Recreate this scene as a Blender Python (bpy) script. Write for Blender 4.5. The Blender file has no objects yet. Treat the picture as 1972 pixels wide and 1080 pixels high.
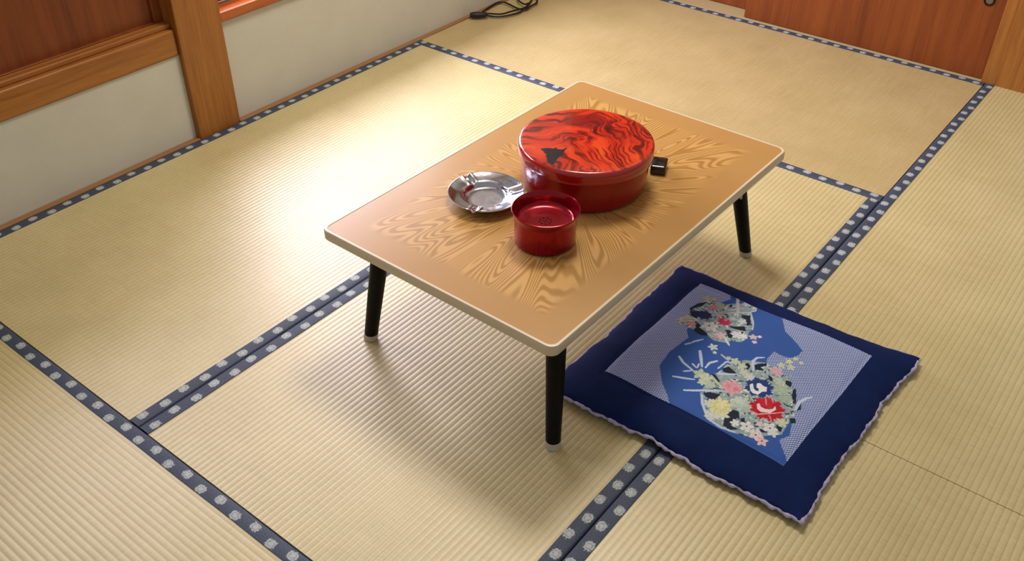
import bpy, bmesh, math, random
import numpy as np
from mathutils import Vector, Matrix
random.seed(7)
SC = bpy.context.scene
COL = SC.collection
PI = math.pi

def lin(c):
    if isinstance(c, str):
        c = c.lstrip('#'); c = [int(c[i:i+2], 16)/255 for i in (0, 2, 4)]
    return tuple(x/12.92 if x <= .04045 else ((x+.055)/1.055)**2.4 for x in c) + (1.0,)

# ------------------------------------------------------------- node helpers
class NT:
    def __init__(s, name, rough=.5, spec=.5, metal=0):
        m = s.m = bpy.data.materials.new(name); m.use_nodes = True
        s.t = m.node_tree; s.n = s.t.nodes
        s.b = s.n['Principled BSDF']
        s.b.inputs['Roughness'].default_value = rough
        s.b.inputs['Specular IOR Level'].default_value = spec
        s.b.inputs['Metallic'].default_value = metal
    def link(s, a, b): s.t.links.new(a, b)
    def put(s, node, k, v):
        if isinstance(v, bpy.types.NodeSocket): s.link(v, node.inputs[k])
        else: node.inputs[k].default_value = v
    def new(s, typ, **ins):
        nd = s.n.new(typ)
        return nd
    def obj(s): return s.n.new('ShaderNodeTexCoord').outputs['Object']
    def uv(s): return s.n.new('ShaderNodeTexCoord').outputs['UV']
    def pos(s): return s.n.new('ShaderNodeNewGeometry').outputs['Position']
    def mapping(s, v, scale=(1,1,1), rot=(0,0,0), loc=(0,0,0)):
        nd = s.n.new('ShaderNodeMapping'); s.link(v, nd.inputs[0])
        nd.inputs['Scale'].default_value = scale; nd.inputs['Rotation'].default_value = rot; nd.inputs['Location'].default_value = loc
        return nd.outputs[0]
    def noise(s, v, scale=5, detail=2, rough=.5, dist=0, out='Fac'):
        nd = s.n.new('ShaderNodeTexNoise'); s.link(v, nd.inputs['Vector'])
        nd.inputs['Scale'].default_value = scale; nd.inputs['Detail'].default_value = detail
        nd.inputs['Roughness'].default_value = rough; nd.inputs['Distortion'].default_value = dist
        return nd.outputs[out]
    def math(s, op, a, b=0, c=0, clamp=False):
        nd = s.n.new('ShaderNodeMath'); nd.operation = op; nd.use_clamp = clamp
        s.put(nd, 0, a); s.put(nd, 1, b); s.put(nd, 2, c); return nd.outputs[0]
    def sep(s, v):
        nd = s.n.new('ShaderNodeSeparateXYZ'); s.link(v, nd.inputs[0]); return nd.outputs
    def comb(s, x, y, z=0):
        nd = s.n.new('ShaderNodeCombineXYZ'); s.put(nd, 0, x); s.put(nd, 1, y); s.put(nd, 2, z); return nd.outputs[0]
    def ramp(s, f, stops, interp='LINEAR'):
        nd = s.n.new('ShaderNodeValToRGB'); s.link(f, nd.inputs[0]); cr = nd.color_ramp; cr.interpolation = interp
        while len(cr.elements) < len(stops): cr.elements.new(.5)
        for e, (p, c) in zip(cr.elements, stops): e.position = p; e.color = lin(c)
        return nd.outputs[0]
    def mix(s, f, a, b, mode='MIX'):
        nd = s.n.new('ShaderNodeMix'); nd.data_type = 'RGBA'; nd.blend_type = mode
        s.put(nd, 0, f)
        for k, v in ((6, a), (7, b)):
            s.put(nd, k, lin(v) if isinstance(v, str) else v)
        return nd.outputs[2]
    def step(s, v, lo, hi):
        nd = s.n.new('ShaderNodeMapRange'); nd.interpolation_type = 'SMOOTHSTEP'
        s.put(nd, 0, v); nd.inputs[1].default_value = lo; nd.inputs[2].default_value = hi
        return nd.outputs[0]
    def color(s, c): s.put(s.b, 'Base Color', lin(c) if isinstance(c, str) else c); return s
    def bump(s, h, strength=.3, dist=.001):
        nd = s.n.new('ShaderNodeBump'); s.put(nd, 'Height', h); nd.inputs['Strength'].default_value = strength; nd.inputs['Distance'].default_value = dist
        s.link(nd.outputs[0], s.b.inputs['Normal']); return s

# ------------------------------------------------------------- materials
def mat_straw(name, ax, tint, dark):
    """woven rush: ribs run along axis ax (0 = x, 1 = y); strands lie across the ribs"""
    s = NT(name, rough=STRAW_R, spec=STRAW_S)
    p = s.obj()
    # strands across the ribs
    sc = (260, 7, 1) if ax == 0 else (7, 260, 1)
    st = s.noise(s.mapping(p, sc), 1, 3, .6)
    big = s.noise(p, 5, 4, .6)
    blot = s.noise(s.mapping(p, (1, 1, 1), loc=(3, 7, 0)), 22, 3, .6)
    c = s.mix(big, dark, tint)
    c = s.mix(s.math('MULTIPLY', s.step(st, .35, .7), .35), c, s.mix(.5, c, '#e4d3a0'))
    c = s.mix(s.math('MULTIPLY', s.step(blot, .45, .75), .25), c, s.mix(.5, c, '#b99a62'))
    # groove colour: browner along the line between two ribs
    xyz = s.sep(p); v = xyz[1 if ax == 0 else 0]
    g = s.math('ABSOLUTE', s.math('SINE', s.math('MULTIPLY', v, PI/RIB)))
    grv = s.math('SUBTRACT', 1, s.step(g, .0, .45))
    c = s.mix(s.math('MULTIPLY', grv, .36), c, '#84653f')
    # broken dashes along the ribs where single strands twist
    sc2 = (420, 78, 1) if ax == 0 else (78, 420, 1)
    tw = s.noise(s.mapping(p, sc2), 1, 1, .5)
    c = s.mix(s.math('MULTIPLY', s.step(tw, .55, .75), .22), c, '#8d7444')
    s.color(c); s.bump(s.math('ADD', s.math('MULTIPLY', st, .6), s.math('MULTIPLY', tw, .4)), .25, .0006)
    return s.m

def mat_border():
    s = NT('indigo_border_cloth', rough=.62, spec=.35)
    xyz = s.sep(s.uv()); u, v = xyz[0], xyz[1]
    P = .049
    k = s.math('DIVIDE', u, P); i = s.math('FLOOR', k)
    odd = s.math('SUBTRACT', s.math('MODULO', s.math('ABSOLUTE', i), 2), .5)      # -.5 / +.5
    du = s.math('MULTIPLY', s.math('SUBTRACT', s.math('FRACT', k), .5), P)
    dv = s.math('SUBTRACT', v, s.math('MULTIPLY', odd, .0065))
    # crest of about 15 mm: a soft squarish rosette with a ring and spokes
    n = s.noise(s.mapping(s.uv(), (1, 1, 1)), 300, 2, .6)
    r = s.math('POWER', s.math('ADD', s.math('POWER', s.math('ABSOLUTE', s.math('DIVIDE', du, .0112)), 2.8),
                               s.math('POWER', s.math('ABSOLUTE', s.math('DIVIDE', dv, .0094)), 2.8)), 1/2.8)
    r = s.math('ADD', r, s.math('MULTIPLY', s.math('SUBTRACT', n, .5), 1.2))
    inside = s.math('SUBTRACT', 1, s.step(r, .82, 1.05))
    ring = s.math('MULTIPLY', s.step(r, .42, .52), s.math('SUBTRACT', 1, s.step(r, .58, .7)))
    weave = s.noise(s.mapping(s.uv(), (1, 1, 1)), 620, 2, .6)
    base = s.mix(s.step(weave, .38, .62), '#232a38', '#4b5870')
    crest = s.mix(s.math('MULTIPLY', ring, .75), '#b4bdba', '#66748a')
    s.color(s.mix(s.math('MULTIPLY', inside, .88), base, crest)); s.bump(weave, .25, .0004)
    return s.m

def mat_wood(name, a, b, scale, rough=.4, spec=.5, axis=2, k=1, bumpk=.1):
    """long-grained wood: grain runs along axis"""
    s = NT(name, rough=rough, spec=spec)
    sc = [scale, scale, scale]; sc[axis] = scale*.05
    p = s.obj()
    w = s.mapping(p, tuple(sc))
    g = s.noise(w, 1, 5, .6, .6)
    fine = s.noise(s.mapping(p, tuple(x*6 for x in sc)), 1, 3, .6)
    big = s.noise(s.mapping(p, tuple(x*.18 for x in sc)), 1, 2, .5, 1)
    f = s.math('ADD', s.math('MULTIPLY', g, .55), s.math('ADD', s.math('MULTIPLY', fine, .25), s.math('MULTIPLY', big, .2)))
    s.color(s.ramp(f, [(.33, b), (.5, a), (.66, k if isinstance(k, str) else a)])); s.bump(f, bumpk, .001)
    return s.m

def mat_plaster(name, a, b, rough=.9):
    s = NT(name, rough=rough, spec=.15); p = s.obj()
    s.color(s.mix(s.noise(p, 9, 5, .6), a, b)); s.bump(s.noise(p, 240, 3, .6), .25, .0015); return s.m

def mat_plain(name, c, rough=.4, spec=.5, metal=0, coat=0):
    s = NT(name, rough=rough, spec=spec, metal=metal); p = s.obj()
    n = s.noise(p, 40, 2)
    s.color(s.mix(s.math('MULTIPLY', n, .03), c, '#808080'))
    if coat: s.b.inputs['Coat Weight'].default_value = coat; s.b.inputs['Coat Roughness'].default_value = .08
    return s.m

def mat_table_top():
    s = NT('flame_grain_veneer', rough=.3, spec=.45)
    p = s.obj(); x, y, z = s.sep(p)
    yy = s.math('MULTIPLY', y, 1.25)
    r = s.math('SQRT', s.math('ADD', s.math('MULTIPLY', x, x), s.math('MULTIPLY', yy, yy)))
    inv = s.math('DIVIDE', 1, s.math('MAXIMUM', r, .02))
    cx = s.math('MULTIPLY', x, inv); cy = s.math('MULTIPLY', yy, inv)
    wob = s.noise(p, 6, 2)
    v = s.comb(s.math('MULTIPLY', cx, 2.6), s.math('MULTIPLY', cy, 2.6), s.math('ADD', s.math('MULTIPLY', r, 1.6), s.math('MULTIPLY', wob, .16)))
    n = s.noise(v, 1.5, 1.0, .4)
    band = s.math('ADD', s.math('MULTIPLY', s.math('SINE', s.math('MULTIPLY', n, 190)), .5), .5)
    f2 = s.noise(s.mapping(p, (60, 60, 60)), 1, 3, .6)
    dx = s.math('SUBTRACT', .445, s.math('ABSOLUTE', x)); dy = s.math('SUBTRACT', .285, s.math('ABSOLUTE', y))
    d = s.math('ADD', s.math('MINIMUM', dx, dy), s.math('MULTIPLY', s.math('SUBTRACT', s.noise(p, 30, 2), .5), .02))
    m = s.step(d, .052, .078)
    plain = s.mix(s.noise(p, 6, 3), '#a57d46', '#ac8751')
    grain = s.mix(s.step(band, .05, .85), '#946f38', '#bd965b')
    grain = s.mix(s.math('MULTIPLY', f2, .3), grain, '#b98d48')
    s.color(s.mix(m, plain, grain)); s.bump(s.math('MULTIPLY', f2, 1), .05, .0005)
    return s.m

def mat_lid():
    s = NT('marbled_lacquer', rough=.16, spec=.5)
    s.b.inputs['Coat Weight'].default_value = .6; s.b.inputs['Coat Roughness'].default_value = .06
    p = s.obj(); x, y, z = s.sep(p)
    # local directions: e along the picture's left-right, f away from it
    warp = s.noise(s.mapping(p, (1, 1, 1)), 13, 2, .5, .4, out='Color')
    wx, wy, wz = s.sep(warp)
    a = s.math('ADD', s.math('ADD', s.math('MULTIPLY', x, .60), s.math('MULTIPLY', y, -.80)), s.math('MULTIPLY', s.math('SUBTRACT', wx, .5), .040))
    b = s.math('ADD', s.math('ADD', s.math('MULTIPLY', x, .80), s.math('MULTIPLY', y, .60)), s.math('MULTIPLY', s.math('SUBTRACT', wy, .5), .050))
    # streaks: on the right they follow b, on the left they follow a, swirling in between
    t = s.step(s.math('ADD', a, s.math('MULTIPLY', b, -.35)), -.07, .01)
    ang = s.math('ADD', s.math('MULTIPLY', t, s.math('ADD', a, s.math('MULTIPLY', b, .28))), s.math('MULTIPLY', s.math('SUBTRACT', 1, t), s.math('MULTIPLY', b, .9)))
    lo = s.math('ADD', s.math('MULTIPLY', ang, 26), s.math('MULTIPLY', wz, 2.0))
    v = s.comb(lo, s.math('MULTIPLY', b, 5), s.math('MULTIPLY', a, 2))
    n1 = s.noise(v, 1.0, 3, .6)
    band = s.math('ADD', s.math('MULTIPLY', s.math('SINE', s.math('ADD', s.math('MULTIPLY', lo, 7.5), s.math('MULTIPLY', n1, 5))), .5), .5)
    amp = s.step(s.noise(p, 11, 2), .36, .6)
    base = s.ramp(n1, [(.25, '#83170f'), (.42, '#b02817'), (.55, '#c4341e'), (.72, '#d24e20')])
    c = s.mix(s.math('MULTIPLY', s.math('SUBTRACT', 1, s.step(band, .05, .42)), s.math('MULTIPLY', amp, .85)), base, '#3c0d14')
    fine = s.math('ADD', s.math('MULTIPLY', s.math('SINE', s.math('ADD', s.math('MULTIPLY', lo, 19), s.math('MULTIPLY', n1, 8))), .5), .5)
    amp2 = s.math('MULTIPLY', s.step(s.noise(s.mapping(p, (1, 1, 1), loc=(4, 2, 1)), 17, 2), .38, .58), s.math('ADD', .25, s.math('MULTIPLY', t, .55)))
    c = s.mix(s.math('MULTIPLY', s.math('SUBTRACT', 1, s.step(fine, .1, .6)), amp2), c, '#5d0f12')
    vein = s.math('SUBTRACT', 1, s.step(s.math('ABSOLUTE', s.math('SUBTRACT', n1, .47)), .004, .02))
    c = s.mix(s.math('MULTIPLY', vein, .6), c, '#240a14')
    # dusky cloud near the back and a black pool near the left front
    def blob(cx, cy, rx, ry, k):
        dx = s.math('DIVIDE', s.math('SUBTRACT', s.math('ADD', a, 0), cx), rx); dy = s.math('DIVIDE', s.math('SUBTRACT', b, cy), ry)
        d = s.math('SQRT', s.math('ADD', s.math('MULTIPLY', dx, dx), s.math('MULTIPLY', dy, dy)))
        return s.math('MULTIPLY', s.math('SUBTRACT', 1, s.step(d, .75, 1.05)), k)
    c = s.mix(blob(.0, .085, .048, .04, .65), c, '#63181c')
    def half(p0, p1):   # signed distance to the line p0-p1 in (a, b)
        dx, dy = p1[0]-p0[0], p1[1]-p0[1]; l_ = math.hypot(dx, dy); nx, ny = dy/l_, -dx/l_
        return s.math('SUBTRACT', s.math('ADD', s.math('MULTIPLY', a, nx), s.math('MULTIPLY', b, ny)), nx*p0[0]+ny*p0[1])
    T = POOL
    d = s.math('MAXIMUM', half(T[0], T[1]), s.math('MAXIMUM', half(T[1], T[2]), half(T[2], T[0])))
    d = s.math('ADD', d, s.math('MULTIPLY', s.math('SUBTRACT', s.noise(p, 55, 3, .6), .5), .022))
    pool = s.math('SUBTRACT', 1, s.step(d, -.001, .0015))
    c = s.mix(pool, c, '#141422')
    # the colour turns plain red on the side of the lid
    rr = s.math('SQRT', s.math('ADD', s.math('MULTIPLY', x, x), s.math('MULTIPLY', y, y)))
    c = s.mix(s.step(rr, .1395, .1425), c, '#a31414')
    s.color(c); return s.m

# ------------------------------------------------------------- mesh helpers
def link(name, bm_or_me, mats, parent=None, smooth=True, loc=None, bevel=0, angle=35):
    if isinstance(bm_or_me, bmesh.types.BMesh):
        me = bpy.data.meshes.new(name); bmesh.ops.recalc_face_normals(bm_or_me, faces=bm_or_me.faces[:]); bm_or_me.to_mesh(me); bm_or_me.free()
    else: me = bm_or_me; me.name = name
    o = bpy.data.objects.new(name, me); COL.objects.link(o)
    for m in (mats if isinstance(mats, (list, tuple)) else [mats]): me.materials.append(m)
    if parent is not None: o.parent = parent
    if loc is not None: o.location = loc
    if bevel:
        b = o.modifiers.new('bevel', 'BEVEL'); b.width = bevel; b.segments = 3; b.limit_method = 'ANGLE'; b.angle_limit = math.radians(angle)
        b.harden_normals = False
    if smooth:
        me.polygons.foreach_set('use_smooth', [True]*len(me.polygons))
        if not any(e.use_edge_sharp for e in me.edges):
            try: me.set_sharp_from_angle(angle=math.radians(angle))
            except Exception: pass
    return o

def box(bm, x0, x1, y0, y1, z0, z1):
    v = [bm.verts.new((x, y, z)) for x in (x0, x1) for y in (y0, y1) for z in (z0, z1)]
    for f in ((0,1,3,2),(4,6,7,5),(0,4,5,1),(2,3,7,6),(0,2,6,4),(1,5,7,3)): bm.faces.new([v[i] for i in f])
    return v

def lathe(bm, prof, n=96, fn=None, cap0=True, cap1=True, mats=None):
    rings = []
    for j, (r, z) in enumerate(prof):
        ring = []
        for i in range(n):
            a = 2*PI*i/n
            rr, zz = (r, z) if fn is None else fn(r, z, a, j)
            ring.append(bm.verts.new((rr*math.cos(a), rr*math.sin(a), zz)))
        rings.append(ring)
    for j in range(len(rings)-1):
        for i in range(n):
            f = bm.faces.new((rings[j][i], rings[j][(i+1) % n], rings[j+1][(i+1) % n], rings[j+1][i]))
            if mats: f.material_index = mats[j]
    if cap0: bm.faces.new(rings[0][::-1])
    if cap1: bm.faces.new(rings[-1])
    return rings

def tube(bm, pts, r, n=10, closed=False, rf=None):
    pts = [Vector(p) for p in pts]; N = len(pts); rings = []
    for i, p in enumerate(pts):
        a = pts[(i-1) % N] if (closed or i > 0) else p; b = pts[(i+1) % N] if (closed or i < N-1) else p
        t = (b-a).normalized(); s = t.cross(Vector((0, 0, 1)))
        s = s.normalized() if s.length > 1e-4 else Vector((1, 0, 0)); u = s.cross(t)
        rr = r if rf is None else rf(i)
        rings.append([bm.verts.new(p + (s*math.cos(2*PI*k/n) + u*math.sin(2*PI*k/n))*rr) for k in range(n)])
    for i in range(N if closed else N-1):
        A, B = rings[i], rings[(i+1) % N]
        for k in range(n): bm.faces.new((A[k], A[(k+1) % n], B[(k+1) % n], B[k]))
    if not closed: bm.faces.new(rings[0][::-1]); bm.faces.new(rings[-1])

def catmull(P, k=8):
    P = [Vector(p) for p in P]; Q = [P[0]] + P + [P[-1]]; out = []
    for i in range(1, len(Q)-2):
        for j in range(k):
            t = j/k; a, b, c, d = Q[i-1:i+3]
            out.append(.5*((2*b) + (c-a)*t + (2*a-5*b+4*c-d)*t*t + (3*b-a-3*c+d)*t**3))
    out.append(P[-1]); return out

def thing(name, label, cat, loc=(0, 0, 0), rz=0, group=None):
    o = bpy.data.objects.new(name, None); COL.objects.link(o); o.empty_display_size = .05
    o.location = loc; o.rotation_euler = (0, 0, rz); tag(o, label, cat, group); return o
def tag(o, label, cat, group=None):
    o['label'] = label; o['category'] = cat
    if group: o['group'] = group
    return o
def struct(name, bm, m, parent=None, **k):
    o = link(name, bm, m, parent, **k)
    if parent is None: o['kind'] = 'structure'
    return o

# measured constants
RIB = .0128; RIBH = .00065; STRAW_R = .42; STRAW_S = .9
POOL = ((-.100, -.045), (-.071, -.113), (-.037, -.038))
WORLD_C = (.98, .97, .91, 1); WORLD_E = .34
# daylight behind the window glass, and the warm ceiling lamp of the room
LAMPS = [('window_daylight', (1.05, .36, .98), 2.3, .74, 104, (.98, .90, 1.06), (-PI/2, 0, 0)), ('ceiling_lamp', (1.45, -1.0, 2.25), .65, .65, 32, (1.0, .91, .78), (0, 0, 0))]
EXPO = 0.0
CAMP = [1803.643679, -0.575533, -2.304808, 1.350506, 0.660833, 0.645204, 0.008093]
CABLE1 = [(2.095, -0.098, 0.008), (2.108, -0.131, 0.008), (2.133, -0.153, 0.008), (2.172, -0.168, 0.008), (2.21, -0.172, 0.008), (2.267, -0.156, 0.008), (2.322, -0.135, 0.008), (2.411, -0.088, 0.008)]
CABLE2 = [(2.114, -0.062, 0.01), (2.175, -0.051, 0.01), (2.222, -0.047, 0.01), (2.241, -0.062, 0.01), (2.235, -0.098, 0.01), (2.223, -0.144, 0.01), (2.232, -0.173, 0.01), (2.273, -0.171, 0.01), (2.324, -0.164, 0.01), (2.373, -0.116, 0.01), (2.366, -0.07, 0.01)]
CABLE3 = [(2.31, -0.074, 0.014), (2.28, -0.109, 0.014), (2.267, -0.146, 0.014), (2.288, -0.155, 0.014), (2.243, -0.169, 0.014), (2.211, -0.163, 0.014), (2.175, -0.153, 0.014), (2.129, -0.139, 0.014), (2.102, -0.097, 0.014)]
PLUG = [(2.089, -0.108, 0.016), (2.081, -0.099, 0.016), (2.062, -0.084, 0.016), (2.05, -0.069, 0.016), (2.041, -0.058, 0.016)]

# floral print of the cushion, mm in the cushion frame
PRINT = [
  ["P","shibori",[[-208,215],[206,210],[220,138],[182,114],[91,153],[15,134],[-5,118],[-67,129],[-115,123],[-152,95],[-178,67],[-205,43]]],
  ["P","shibori",[[219,8],[149,-33],[129,-64],[111,-90],[79,-87],[69,-68],[70,-44],[44,-42],[-2,-56],[-11,-94],[-47,-144],[-131,-173],[-154,-162],[-170,-177],[-188,-196],[-204,-216],[198,-230],[217,-201]]],
  ["P","foliage",[[-135,18],[-106,22],[-67,23],[-59,18],[-20,15],[8,-10],[30,-47],[27,-70],[17,-98],[-4,-126],[-37,-143],[-78,-157],[-113,-158],[-140,-160],[-170,-131],[-185,-108],[-193,-76],[-190,-52],[-186,-22],[-153,3]]],
  ["P","#14223a",[[-42,17],[-28,10],[-35,-12],[-43,-7],[-50,11]]],
  ["P","#14223a",[[-70,27],[-68,19],[-79,3],[-87,3],[-77,21]]],
  ["P","#14223a",[[-131,13],[-120,5],[-114,-18],[-123,-16],[-136,-14],[-137,2]]],
  ["P","#14223a",[[-162,-51],[-139,-57],[-137,-69],[-150,-76],[-165,-71],[-178,-73],[-179,-89],[-188,-78],[-187,-61]]],
  ["P","#14223a",[[-6,-10],[5,-19],[-3,-27],[-14,-26],[-12,-18]]],
  ["P","#14223a",[[6,-30],[16,-35],[30,-47],[22,-51],[10,-43],[6,-54],[-2,-44],[-2,-35]]],
  ["P","#14223a",[[10,-99],[12,-112],[-4,-117],[-2,-104]]],
  ["P","#14223a",[[-7,-123],[0,-126],[-19,-136],[-40,-144],[-49,-142],[-28,-130]]],
  ["P","#14223a",[[-47,-150],[-33,-153],[-54,-160],[-63,-157]]],
  ["P","#14223a",[[-92,-153],[-85,-163],[-95,-168],[-103,-162]]],
  ["P","#14223a",[[-123,-141],[-123,-154],[-136,-156],[-134,-146]]],
  ["P","#14223a",[[-152,-80],[-146,-86],[-156,-91],[-161,-85]]],
  ["P","#14223a",[[-154,-121],[-151,-133],[-159,-132],[-160,-126]]],
  ["P","#14223a",[[-1,-65],[-2,-74],[-11,-83],[-16,-76]]],
  ["L","#bdd0ee",[[-66,105],[-76,90],[-85,60]],4],
  ["L","#bdd0ee",[[-124,85],[-104,47]],4],
  ["L","#bdd0ee",[[-146,47],[-124,19],[-104,-15]],4.5],
  ["L","#bdd0ee",[[-27,78],[-65,52]],5],
  ["L","#bdd0ee",[[-30,36],[-46,45],[-64,45]],4],
  ["L","#bdd0ee",[[-97,76],[-85,63]],3],
  ["L","#bdd0ee",[[-69,72],[-74,60]],3],
  ["L","#bdd0ee",[[-62,61],[-74,58]],3],
  ["L","#bdd0ee",[[-8,-36],[15,-23],[31,-25],[42,-36]],4],
  ["L","#bdd0ee",[[-62,17],[-38,-14]],4],
  ["L","#bdd0ee",[[-48,24],[-19,20],[-13,1]],3],
  ["L","#bdd0ee",[[-60,-152],[-34,-149],[-15,-154],[-3,-162]],5],
  ["L","#bdd0ee",[[-137,12],[-158,0],[-188,-28],[-193,-58],[-188,-87]],4],
  ["B","#b9cbb4",[-85,45],12.6,5,0.25],
  ["B","#c6d3bd",[-88,29],11.8,5,0.25],
  ["B","#b4c6b6",[-101,15],9.8,5,0.25],
  ["B","#c6d3bd",[-102,31],8.1,5,0.25],
  ["L","#b9cbb4",[[-76,24],[-96,-11]],4],
  ["L","#8fa896",[[-54,-113],[-3,-118]],5],
  ["L","#93ab9a",[[-13,-96],[31,-101]],4],
  ["B","#c2cdb6",[43,-74],7.1,5,0.25],
  ["B","#c9d3ae",[62,-82],6.5,5,0.25],
  ["B","#bfcbb6",[78,-89],5.3,5,0.25],
  ["B","#c4cfc0",[74,-103],4.5,5,0.25],
  ["B","#c2cdb6",[49,-92],7.1,5,0.25],
  ["B","#c2cdbb",[-8,6],8.6,5,0.2],
  ["B","#c2cdbb",[-11,-12],8.6,5,0.2],
  ["B","#b4c3c6",[-8,21],4.9,5,0.2],
  ["B","#c2cdbb",[-25,-23],8.6,5,0.2],
  ["L","#b4c3c6",[[-8,38],[-14,18]],3],
  ["B","#cfa9b8",[20,-73],12.2,6,0.2],
  ["B","#a9bfae",[-23,-105],15.3,7,0.25],
  ["B","#9fb6a6",[-42,-123],12.6,7,0.25],
  ["B","#b6c5b8",[-4,-91],10.2,6,0.25],
  ["B","#c9d0d4",[-30,-39],10.2,6,0.2],
  ["B","#dba1b0",[-81,-25],20.0,9,0.12],
  ["B","#cf8ca0",[-82,-18],6.1,5,0.3],
  ["B","#c98198",[-81,-34],5.7,5,0.3],
  ["B","#1d3c84",[-47,-68],26.5,8,0.12],
  ["P","#e0e7ee",[[-50,-49],[-43,-52],[-56,-61],[-59,-67],[-56,-72],[-50,-68],[-50,-64],[-39,-59],[-34,-64],[-38,-73],[-37,-80],[-49,-85],[-54,-78],[-67,-75],[-69,-65],[-64,-57]]],
  ["L","#dfe6ee",[[-72,-46],[-72,-58]],3],
  ["B","#ccd6d4",[-175,-30],12.6,6,0.25],
  ["B","#ccd6d4",[-149,-11],10.2,6,0.25],
  ["B","#d5dccb",[-162,-46],12.2,6,0.25],
  ["B","#d6d9a2",[-144,-32],21.4,9,0.12],
  ["B","#e2e2b4",[-136,-32],8.1,5,0.3],
  ["B","#b7c9c4",[-114,-65],20.4,8,0.15],
  ["B","#c7d5cf",[-107,-54],10.2,6,0.2],
  ["B","#a9bdb8",[-124,-77],8.1,6,0.2],
  ["B","#b8132c",[-95,-108],32.2,9,0.1],
  ["B","#c41d38",[-78,-99],14.3,5,0.15],
  ["P","#e8d2d8",[[-94,-86],[-88,-88],[-97,-96],[-97,-106],[-88,-117],[-77,-117],[-86,-123],[-102,-118],[-111,-102],[-107,-93]]],
  ["L","#e0b0b8",[[-122,-85],[-121,-98]],2.2],
  ["L","#e0b0b8",[[-125,-97],[-105,-117],[-83,-139]],2.2],
  ["L","#d8919b",[[-67,-92],[-85,-102]],2],
  ["L","#d8919b",[[-58,-100],[-71,-110]],2],
  ["L","#d8919b",[[-109,-119],[-120,-129]],2],
  ["B","#8a4a50",[-91,-110],3.3,5,0.1],
  ["B","#dcdfe4",[-164,-99],11.4,5,0.22],
  ["B","#e2d6dc",[-172,-122],10.6,5,0.22],
  ["B","#e0c4ce",[-178,-138],9.4,5,0.25],
  ["B","#dcdfe4",[-140,-136],12.6,5,0.22],
  ["B","#c9d2b8",[-112,-147],9.8,6,0.22],
  ["B","#dfe4ec",[-168,-76],7.3,5,0.3],
  ["B","#d5dcdc",[-147,-145],9.4,5,0.25],
  ["B","#d6c2ce",[-144,-116],6.9,5,0.25],
  ["B","#5a3c4a",[-164,-99],2.0,5,0.1],
  ["B","#5a3c4a",[-172,-122],2.0,5,0.1],
  ["B","#5a3c4a",[-140,-136],2.0,5,0.1],
  ["B","#5a3c4a",[-178,-138],2.0,5,0.1],
  ["P","foliage",[[40,172],[72,161],[96,170],[122,161],[146,153],[160,140],[156,114],[186,88],[208,76],[199,60],[176,54],[166,55],[135,34],[108,24],[94,27],[75,19],[51,24],[42,42],[29,48],[21,72],[28,89],[22,99],[28,123],[27,139],[26,155]]],
  ["P","#14223a",[[93,170],[120,163],[140,150],[117,151],[95,163],[80,159]]],
  ["P","#14223a",[[30,125],[43,120],[36,100],[28,89],[20,102],[22,117]]],
  ["P","#14223a",[[140,68],[153,52],[122,35],[113,40],[132,53],[135,64]]],
  ["P","#14223a",[[88,67],[109,44],[95,32],[84,61]]],
  ["P","#14223a",[[69,69],[74,59],[52,44],[47,51]]],
  ["P","#14223a",[[83,44],[90,36],[80,34]]],
  ["P","#14223a",[[122,103],[127,93],[121,93]]],
  ["P","#14223a",[[162,106],[168,103],[156,98],[155,104]]],
  ["P","#14223a",[[58,134],[50,118],[30,118],[54,136]]],
  ["P","#14223a",[[82,164],[98,147],[67,137],[70,152]]],
  ["B","#1c2a5e",[89,131],16.2,8,0.12],
  ["B","#b9b48a",[61,157],7.1,6,0.2],
  ["B","#b9b48a",[43,162],6.5,6,0.2],
  ["B","#cf8f92",[45,138],9.3,7,0.15],
  ["B","#b3b084",[151,159],7.1,5,0.25],
  ["B","#c8a582",[158,143],5.8,5,0.25],
  ["B","#cf7f88",[130,131],8.8,7,0.2],
  ["B","#aab488",[146,118],7.8,6,0.2],
  ["B","#c9a5b0",[110,107],7.8,6,0.2],
  ["B","#c22f62",[94,85],14.0,8,0.12],
  ["B","#dd7c9c",[102,86],3.6,5,0.3],
  ["B","#d4dae0",[58,101],15.3,6,0.18],
  ["B","#4a5560",[59,103],2.6,5,0.1],
  ["B","#dcc2cc",[44,68],10.4,6,0.2],
  ["B","#cf9aaa",[34,74],4.5,5,0.2],
  ["B","#d4dae0",[70,42],12.3,6,0.2],
  ["B","#dfe4ec",[75,29],7.5,5,0.25],
  ["B","#c9d8dc",[2,63],8.8,5,0.3],
  ["B","#c9d8dc",[-11,52],4.1,5,0.3],
  ["L","#c9d8ea",[[39,53],[26,38]],4],
  ["B","#d3bccb",[86,12],8.0,5,0.25],
  ["B","#d8c4d2",[72,2],5.2,5,0.2],
  ["B","#dde4f2",[95,1],4.1,5,0.2],
  ["L","#c3c3cf",[[205,108],[134,72]],5.5],
  ["L","#c3c3cf",[[143,99],[170,75]],3],
  ["L","#c3c3cf",[[131,95],[164,56]],3],
  ["B","#c9d3e4",[192,80],7.8,5,0.4],
  ["L","#c3cfe4",[[195,57],[179,52],[162,60]],3],
  ["L","#b2c3da",[[163,55],[129,33],[108,24]],3],
  ["B","#b8c2c6",[119,77],6.5,6,0.2],
  ["B","#ccd6de",[122,55],8.0,5,0.3],
  ["L","#b8c6ea",[[-10,104],[11,92]],3.5],
  ["L","#a9b8e6",[[-28,113],[-12,103]],3.5],
]

# ------------------------------------------------------------- tatami mats
M_BORDER = mat_border()
STRAW = [mat_straw('rush_weave_along_x', 0, '#cfc494', '#b0a572'), mat_straw('rush_weave_along_y', 1, '#cfc494', '#b0a572')]
STRAW_DIMMED = mat_straw('rush_weave_dimmed', 1, '#c2b182', '#a39260')  # darker tint paints in the weaker sheen of rush seen crosswise
HW = .031

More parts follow.
